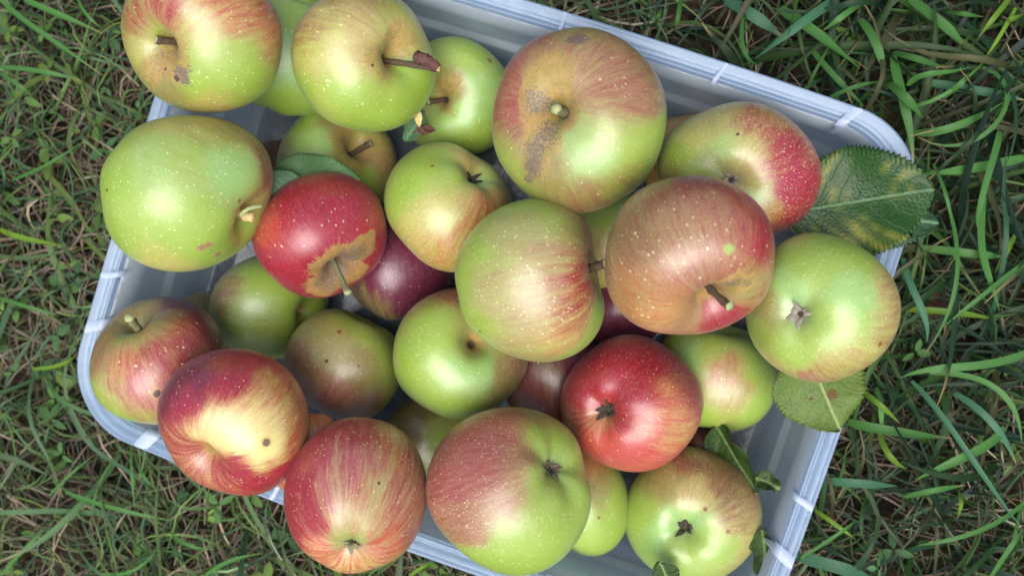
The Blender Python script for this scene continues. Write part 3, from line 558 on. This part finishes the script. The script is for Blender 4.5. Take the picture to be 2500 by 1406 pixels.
# small dry bits
def crumple(name, px, py, z, size, mat, seed, label, cat, elong=1.8):
    g = np.random.default_rng(seed); V = []; n = 16
    for i in range(n):
        for j in range(6):
            t = i/(n-1); s = j/5-.5; w = math.sin(math.pi*min(max(t, .04), .96))**.6
            V.append([(t-.5)*elong*size, s*w*size, .25*size*(math.sin(t*7+s*5+seed)+.8*g.uniform(-.5, .5)*w)+abs(s)*size*.5*w])
    V = np.array(V); an = g.uniform(0, 6.28); R = np.array([[math.cos(an), -math.sin(an), 0], [math.sin(an), math.cos(an), 0], [0, 0, 1]])
    F = np.array([[i*6+j, i*6+j+1, i*6+j+7, i*6+j+6] for i in range(n-1) for j in range(5)])
    o = mesh_obj(name, V@R.T, F, mat, None, loc=at(px, py, z)); m = o.modifiers.new('thickness', 'SOLIDIFY'); m.thickness = .0004
    return tag(o, label, cat)
crumple('dry_leaf', 1040, 318, .082, .0055, M_dry, 3, 'crumpled red brown dry leaf scrap between the green apples at the top', 'dry leaf')
crumple('husk', 1022, 287, .090, .004, M_wood, 5, 'pale straw coloured husk just left of the crumpled brown scrap', 'husk', 2.6)
crumple('fallen_leaf', 2285, 738, .012, .016, M_dry, 9, 'red brown fallen leaf lying flat in the grass right of the box', 'dry leaf', 1.3)
# ------------------------------------------------------------------ lawn
gm = N('soil'); tcg = gm.n('TexCoord').outputs['Object']
sc_ = gm.mix(gm.ramp(gm.noise(tcg, 60, 6), .35, .7), lin((30, 25, 20)), lin((74, 62, 48)))
sc_ = gm.mix(gm.ramp(gm.noise(tcg, 9, 3), .5, .75), sc_, lin((52, 54, 30)))
gp = gm.n('BsdfPrincipled', {'Base Color': sc_, 'Roughness': .95, 'Specular IOR Level': .1, 'Normal': gm.n('Bump', {'Height': gm.noise(tcg, 220, 6), 'Strength': .9, 'Distance': .006}).outputs[0]})
gm.set(gm.out.inputs[0], gp.outputs[0])
xs = np.concatenate([[-30, -6, -2], np.linspace(-.8, .8, 90), [2, 6, 30]]); gx, gy = np.meshgrid(xs, xs, indexing='ij'); nx_ = len(xs)
gz = .004*np.sin(gx*31+2*np.sin(gy*23))*np.cos(gy*37)-.004; gz = np.where((abs(gx) < .21) & (abs(gy) < .155), -.004, gz); gz = np.where((abs(gx) > 1.) | (abs(gy) > 1.), -.01, gz)
ii, jj = np.meshgrid(np.arange(nx_-1), np.arange(nx_-1), indexing='ij'); q = (ii*nx_+jj).ravel()
tag(mesh_obj('ground', np.stack([gx.ravel(), gy.ravel(), gz.ravel()], 1), np.stack([q, q+nx_, q+nx_+1, q+1], 1), gm.m), kind='structure')
def blade_mat(name, rough=.5, transl=.3, spec=.3):
    n = N(name); c = n.at('tint').outputs['Color']; uv = n.at('strip').outputs['Vector']; sx = n.n('SeparateXYZ', {0: uv})
    ln = n.noise(n.n('CombineXYZ', {0: n.math('MULTIPLY', sx.outputs[0], 9.), 1: n.math('MULTIPLY', sx.outputs[1], 1.5), 2: sx.outputs[2]}).outputs[0], 1., 3)
    c2 = n.mix(ln, n.mix(1., c, (.6, .62, .6), 'MULTIPLY'), n.mix(1., c, (1.4, 1.35, 1.35), 'MULTIPLY'))
    rib_ = n.ramp(n.math('ABSOLUTE', sx.outputs[0]), .16, .03); c2 = n.mix(n.math('MULTIPLY', rib_, .22), c2, n.mix(1., c2, (1.8, 1.6, 1.6), 'MULTIPLY'))
    p = n.n('BsdfPrincipled', {'Base Color': c2, 'Roughness': rough, 'Specular IOR Level': spec}); t = n.n('BsdfTranslucent', {0: n.mix(1., c2, (1.1, 1.2, .6), 'MULTIPLY')})
    m = n.n('MixShader', {0: transl, 1: p.outputs[0], 2: t.outputs[0]}); n.set(n.out.inputs[0], m.outputs[0]); return n.m
M_grass = blade_mat('grass_blade'); M_straw = blade_mat('dry_straw', .75, .15, .15); M_weed = blade_mat('weed_leaf', .6, .25, .2)
def inbox(x, y, z):
    """true inside the body of the box"""
    hx = np.where(z > .085, HX+.003, HX-.009); hy = np.where(z > .085, HY+.008, HY-.004)
    ax_ = abs(x)-(hx-.04); ay_ = abs(y)-(hy-.04)
    return (np.hypot(np.maximum(ax_, 0), np.maximum(ay_, 0))+np.minimum(np.maximum(ax_, ay_), 0)-.04) < 0
class Strips:
    def __init__(s): s.V = []; s.U = []; s.C = []; s.F = []; s.n = 0
    def add(s, C, Wd, side, fold, col, tipcol=None, tipat=.8):
        """C (B,n,3) centre lines, Wd (B,n) half widths, side (B,n,3) unit, fold height factor; 3 columns each"""
        Bn, n, _ = C.shape; up = np.zeros_like(C); up[..., 2] = 1
        V = np.stack([C-side*Wd[..., None]+up*(Wd*fold)[..., None], C, C+side*Wd[..., None]+up*(Wd*fold)[..., None]], 2)
        t = np.broadcast_to(np.linspace(0, 1, n)[None, :, None], (Bn, n, 3)); sx = np.broadcast_to(np.array([-1, 0, 1.])[None, None], (Bn, n, 3))
        rnd = np.broadcast_to(rng.uniform(0, 100, Bn)[:, None, None], (Bn, n, 3))
        cc = np.broadcast_to(col[:, None, None, :], (Bn, n, 3, 3)).copy()
        if tipcol is not None:
            k = np.clip((t-tipat)/(1-tipat+1e-6), 0, 1)[..., None]*1.; has = (rng.uniform(size=Bn) < .35)[:, None, None, None]; cc = np.where(has, cc*(1-k)+tipcol*k, cc)
        s.V.append(V.reshape(-1, 3)); s.U.append(np.stack([sx, t*8, rnd], -1).reshape(-1, 3)); s.C.append(cc.reshape(-1, 3))
        b = (np.arange(Bn)*n*3)[:, None, None]; i = np.arange(n-1)[None, :, None]*3; j = np.arange(2)[None, None, :]; q = (b+i+j+s.n).ravel()
        s.F.append(np.stack([q, q+1, q+4, q+3], 1)); s.n += Bn*n*3
    def build(s, name, mat, label, cat):
        V = np.concatenate(s.V); o = mesh_obj(name, V, np.concatenate(s.F), mat); attr(o, 'strip', np.concatenate(s.U)); C = np.concatenate(s.C); attr(o, 'tint', np.c_[C, np.ones(len(C))])
        return tag(o, label, cat, kind='stuff')
def regions(n, ext=.62):
    P = rng.uniform(-ext, ext, (n, 2)); X, Y = project(np.c_[P, np.full(n, .01)]); return P, X, Y
def gen_blades(S_, n, L, wmm, hgt, cols, keep, fold=.5, nseg=9, curv=1.2, hue=.18, tip=True, heading=None, zmin=.0, droop=1., lowbox=True):
    P, X, Y = regions(n); k = keep(X, Y, P); P = P[k]; m = len(P)
    h0 = rng.uniform(0, 6.283, m) if heading is None else rng.normal(heading, .7, m)
    ln = rng.uniform(*L, m); k1 = rng.normal(0, curv, m); t = np.linspace(0, 1, nseg)
    ang = h0[:, None]+k1[:, None]*t[None]
    hh = rng.uniform(*hgt, m); peak = rng.uniform(.4, .95, m)
    dx = np.cos(ang)*(ln/nseg)[:, None]; dy = np.sin(ang)*(ln/nseg)[:, None]
    cx_ = P[:, :1]+np.cumsum(dx, 1)-dx[:, :1]; cy_ = P[:, 1:]+np.cumsum(dy, 1)-dy[:, :1]
    zz = hh[:, None]*np.sin(np.clip(t[None]/peak[:, None]*1.57, 0, 1.57+droop*(1-peak[:, None])*1.2))+zmin+.002*np.sin(t[None]*9+h0[:, None])
    C = np.stack([cx_, cy_, zz], -1)
    bad = inbox(cx_, cy_, zz).any(1); C = C[~bad]; ang = ang[~bad]; m = len(C)
    if not m: return
    w = rng.uniform(*wmm, m)/2000; prof = np.clip(np.minimum(t*5+.55, (1-t)*2.2+.02), 0, 1)**.8
    tw = rng.normal(0, .5, m)[:, None]*t[None]
    side = np.stack([-np.sin(ang)*np.cos(tw), np.cos(ang)*np.cos(tw), np.sin(tw)], -1)
    col = lin(np.array(cols)[rng.integers(0, len(cols), m)]); col = col*np.exp(rng.normal(0, hue, (m, 1)))*np.exp(rng.normal(0, hue*.16, (m, 3)))
    S_.add(C, w[:, None]*prof[None], side, fold*rng.uniform(.2, 1, m)[:, None]*np.ones(nseg)[None], col, lin((176, 150, 104)) if tip else None, .82)
GRC = [(32, 56, 30), (38, 66, 28), (28, 54, 36), (46, 74, 30), (36, 64, 40), (54, 82, 30), (42, 68, 30), (70, 72, 42)]  # right-hand lawn: dark green blades, with the dimmer light there put into the colour
LFC = [(80, 106, 54), (68, 100, 60), (94, 114, 58), (64, 94, 64), (86, 108, 70)]
STC = [(124, 112, 92), (102, 92, 76), (150, 138, 118), (68, 59, 48), (130, 120, 104), (86, 76, 64)]
right = lambda X, Y: np.clip((X-1500)/350, 0, 1)*np.where(Y > 1150, .75, 1)
U1 = lambda n: rng.uniform(size=n)
st = Strips()
gen_blades(st, 20000, (.02, .075), (.5, 1.4), (.0, .010), STC, lambda X, Y, P: U1(len(X)) < np.where(X < 1600, 1., np.where(Y > 600, .65, .3)), .25, 6, .8, .3, False, zmin=-.001)
gen_blades(st, 5200, (.025, .08), (.6, 1.7), (.004, .020), STC, lambda X, Y, P: U1(len(X)) < np.where(X < 1400, .9, np.where(Y > 600, .5, .15)), .25, 7, .7, .25, False, zmin=.001)
st.build('straw', M_straw, 'dry brown straw and thatch matted on the soil under the grass', 'straw')
gr = Strips()
gen_blades(gr, 20000, (.04, .11), (1.0, 2.6), (.006, .034), GRC, lambda X, Y, P: U1(len(X)) < right(X, Y)*.8, .4, 8, 1.0, .3, True)
gen_blades(gr, 4600, (.06, .15), (2.0, 5.0), (.016, .046), GRC, lambda X, Y, P: U1(len(X)) < right(X, Y)*np.where(Y < 520, .75, .34), .5, 11, .8, .25, True, zmin=.004)
gen_blades(gr, 27000, (.025, .09), (.7, 2.0), (.004, .028), LFC, lambda X, Y, P: U1(len(X)) < (1-right(X, Y))*.6, .4, 8, 1.0, .3, True)
gen_blades(gr, 1500, (.06, .12), (2.2, 4.2), (.014, .034), LFC, lambda X, Y, P: U1(len(X)) < (1-right(X, Y))*.6, .45, 10, .7, .22, True, zmin=.004)
# blades traced one by one
HERO = """1904 22 1960 60 2020 104 2100 168 w28 z34;1772 0 1840 40 1908 88 w28 z26 b;2040 0 1960 56 1844 144 w22 z38 b;2110 0 2060 38 2010 75 w14 z36;2220 0 2300 60 2360 120 w24 z30;2100 48 2140 112 2160 192 w20 z40;2168 204 2210 240 2252 288 w22 z42;2180 135 2195 210 2215 290 2230 400 w22 z34;2180 128 2240 145 2305 166 w16 z44;2215 210 2250 186 2300 178 2370 165 w13 z40;2230 325 2330 310 2450 250 w18 z40;2400 165 2450 210 2458 270 2400 330 2330 355 2240 335 w11 z44;2500 385 2380 410 2260 425 w22 z32;2440 320 2420 400 2392 500 2390 560 w17 z40;2250 200 2400 225 2500 245 w20 z30 b;1662 0 1650 80 w11 z34;2470 -10 2390 90 w12 z36 y;2310 30 2400 42 w12 z38;1815 40 1815 120 1850 160 w10 z36;2278 400 2310 480 2325 560 w8 z44;2315 500 2335 600 2335 680 2310 780 2260 860 w9 z44;2402 480 2396 600 2415 680 2440 760 w18 z38;2205 630 2225 700 2255 770 2262 835 w16 z40 b;2250 605 2380 620 2445 626 w19 z32;2205 755 2320 762 2435 780 w15 z30 y;2510 858 2400 890 2290 900 2200 922 w19 z40;2478 575 2430 665 w12 z36 y;2225 930 2310 1030 2400 1160 2490 1282 w13 z48 b;2070 1030 2170 1050 2325 1070 w22 z34;2452 1042 2400 1090 2320 1130 2235 1172 w20 z44;2100 950 2150 990 2195 1032 w13 z40 y;2145 1050 2170 1110 2212 1143 w14 z34 y;2010 1172 2100 1180 2190 1186 w20 z28 b;2210 1212 2280 1196 2356 1184 w14 z40;2340 1195 2346 1230 2335 1268 w11 z38 y;2505 1222 2400 1290 2300 1320 2235 1332 w12 z44;1945 1358 2050 1385 2130 1412 w30 z30 b;2270 910 2400 930 2470 990 2495 1080 w13 z44;1990 1245 2040 1280 2085 1312 w11 z34 y;1955 1362 2050 1300 2090 1270 w8 z40;2140 945 2150 1000 2152 1060 w12 z36;2330 960 2420 1030 2480 1130 w16 z38 b;2500 640 2400 720 2300 800 w10 z40;2420 1406 2470 1330 2500 1290 w12 z40;0 0 60 50 130 100 250 185 w13 z30;0 165 100 175 200 198 w12 z34;60 0 130 30 250 82 w15 z30;0 180 40 205 80 236 w10 z30;0 560 60 582 160 600 w14 z28 y;0 728 70 750 145 772 w10 z32;30 440 120 400 210 340 w8 z34;190 0 215 40 250 70 w7 z26;120 1210 170 1160 230 1110 w7 z30;0 1406 60 1340 120 1280 w9 z30;320 1090 322 1160 330 1250 w7 z34;160 1200 280 1240 420 1270 w12 z32;330 1110 350 1160 385 1195 w9 z32;250 1400 330 1390 390 1330 w8 z32;80 900 150 890 190 860 w10 z30 y;420 1300 460 1330 520 1340 w10 z30;500 1406 560 1370 640 1350 w10 z28;1000 1406 1030 1385 1060 1372 w9 z30 y;2480 20 2440 90 2400 150 w10 z40 y;2440 60 2500 35 w12 z38 y;1600 60 1615 20 w9 z30;1980 120 2040 190 2110 260 w14 z30;2010 250 2080 215 2150 200 w10 z36;2300 240 2350 200 2365 180 w12 z38;2230 260 2330 215 2440 110 w9 z34"""
for hb in HERO.split(';'):
    tok = hb.split(); wpx = 10; z = .03; kind = 'g'; pts = []
    for q in tok:
        if q[0] == 'w': wpx = float(q[1:])
        elif q[0] == 'z': z = float(q[1:])/1000
        elif q in 'by': kind = q
        else: pts.append(float(q))
    p = np.array(pts).reshape(-1, 2); n = len(p); tt = np.linspace(0, n-1, 14)
    if n > 2:                               # smooth through the marks
        cfx = np.polyfit(range(n), p[:, 0], min(3, n-1)); cfy = np.polyfit(range(n), p[:, 1], min(3, n-1)); xy = np.c_[np.polyval(cfx, tt), np.polyval(cfy, tt)]
    else: xy = np.c_[np.interp(tt, range(n), p[:, 0]), np.interp(tt, range(n), p[:, 1])]
    t = np.linspace(0, 1, 14); zz = z*(.72+.36*np.sin(t*2.6+.2)); C = np.array([at(x, y, zc) for (x, y), zc in zip(xy, zz)])
    if inbox(C[:, 0], C[:, 1], C[:, 2]).any(): 
        ok = ~inbox(C[:, 0], C[:, 1], C[:, 2])
        if ok.sum() < 4: continue
        C = np.array([np.interp(np.linspace(0, ok.sum()-1, 14), range(ok.sum()), C[ok][:, q]) for q in range(3)]).T
    T = np.gradient(C, axis=0); T /= np.linalg.norm(T, axis=1)[:, None]; side = np.cross([0, 0, 1.], T); side /= np.linalg.norm(side, axis=1)[:, None]
    tw = rng.normal(0, .35)*t; side = side*np.cos(tw)[:, None]+np.array([0, 0, 1.])*np.sin(tw)[:, None]
    prof = np.clip(np.minimum(t*3+.6, (1-t)*2.6+.04), 0, 1)**.8; wd = wpx/FP*.55/2
    col = {'g': (74, 122, 58), 'b': (66, 112, 80), 'y': (104, 138, 44)}[kind]
    col = lin(np.array(col))*np.exp(rng.normal(0, .1))
    gr.add(C[None], (wd*prof)[None], side[None], np.full((1, 14), rng.uniform(.1, .5)), col[None], lin((176, 150, 104)), .9)
gr.build('grass', M_grass, 'green lawn grass blades around the box', 'grass')
# small oval weed leaves on the left side
wd_ = Strips()
def weeds(n, keep, size, cols, zr):
    P, X, Y = regions(n); k = keep(X, Y); P = P[k]; m0 = len(P)
    for q in range(3):
        m = m0; hd = rng.uniform(0, 6.28, m) if q == 0 else hd+rng.uniform(1.2, 3.2, m)
        if q == 0: z0 = rng.uniform(*zr, m); L = rng.uniform(*size, m); cols_ = lin(np.array(cols)[rng.integers(0, len(cols), m)])*np.exp(rng.normal(0, .2, (m, 1)))
        t = np.linspace(0, 1, 9); c_ = np.stack([P[:, :1]+np.cos(hd)[:, None]*(.001+L[:, None]*t), P[:, 1:]+np.sin(hd)[:, None]*(.001+L[:, None]*t), z0[:, None]+L[:, None]*(rng.uniform(-.25, .35, m)[:, None]*t-.2*t*t)], -1)
        ok = ~inbox(c_[..., 0], c_[..., 1], c_[..., 2]).any(1); sel = ok & (rng.uniform(size=m) < .9)
        if not sel.any(): continue
        w = (L*rng.uniform(.17, .34, m))[:, None]*np.sin(np.pi*np.clip(t, .02, .985)[None]**.9)**.65
        side = np.stack([-np.sin(hd)[:, None]*np.ones(9), np.cos(hd)[:, None]*np.ones(9), rng.normal(0, .25, m)[:, None]*np.ones(9)], -1)
        wd_.add(c_[sel], w[sel], side[sel], np.full((sel.sum(), 9), .3), cols_[sel])
    # thin stalk under each trefoil
    t = np.linspace(0, 1, 5); dx = rng.normal(0, .008, (m0, 2)); c_ = np.stack([P[:, :1]+dx[:, :1]*(1-t), P[:, 1:]+dx[:, 1:]*(1-t), z0[:, None]*t], -1)
    ok = ~inbox(c_[..., 0], c_[..., 1], c_[..., 2]).any(1)
    wd_.add(c_[ok], np.full((ok.sum(), 5), .0005), np.broadcast_to(np.array([1., 0, 0]), (ok.sum(), 5, 3)), np.zeros((ok.sum(), 5)), cols_[ok])
WC = [(74, 108, 58), (86, 118, 56), (66, 98, 60), (98, 122, 56)]
weeds(3600, lambda X, Y: U1(len(X)) < np.where(X < 1500, .62, .10), (.005, .012), WC, (.006, .026))
wd_.build('ground_cover', M_weed, 'small oval green weed leaves growing through the thatch', 'weeds')
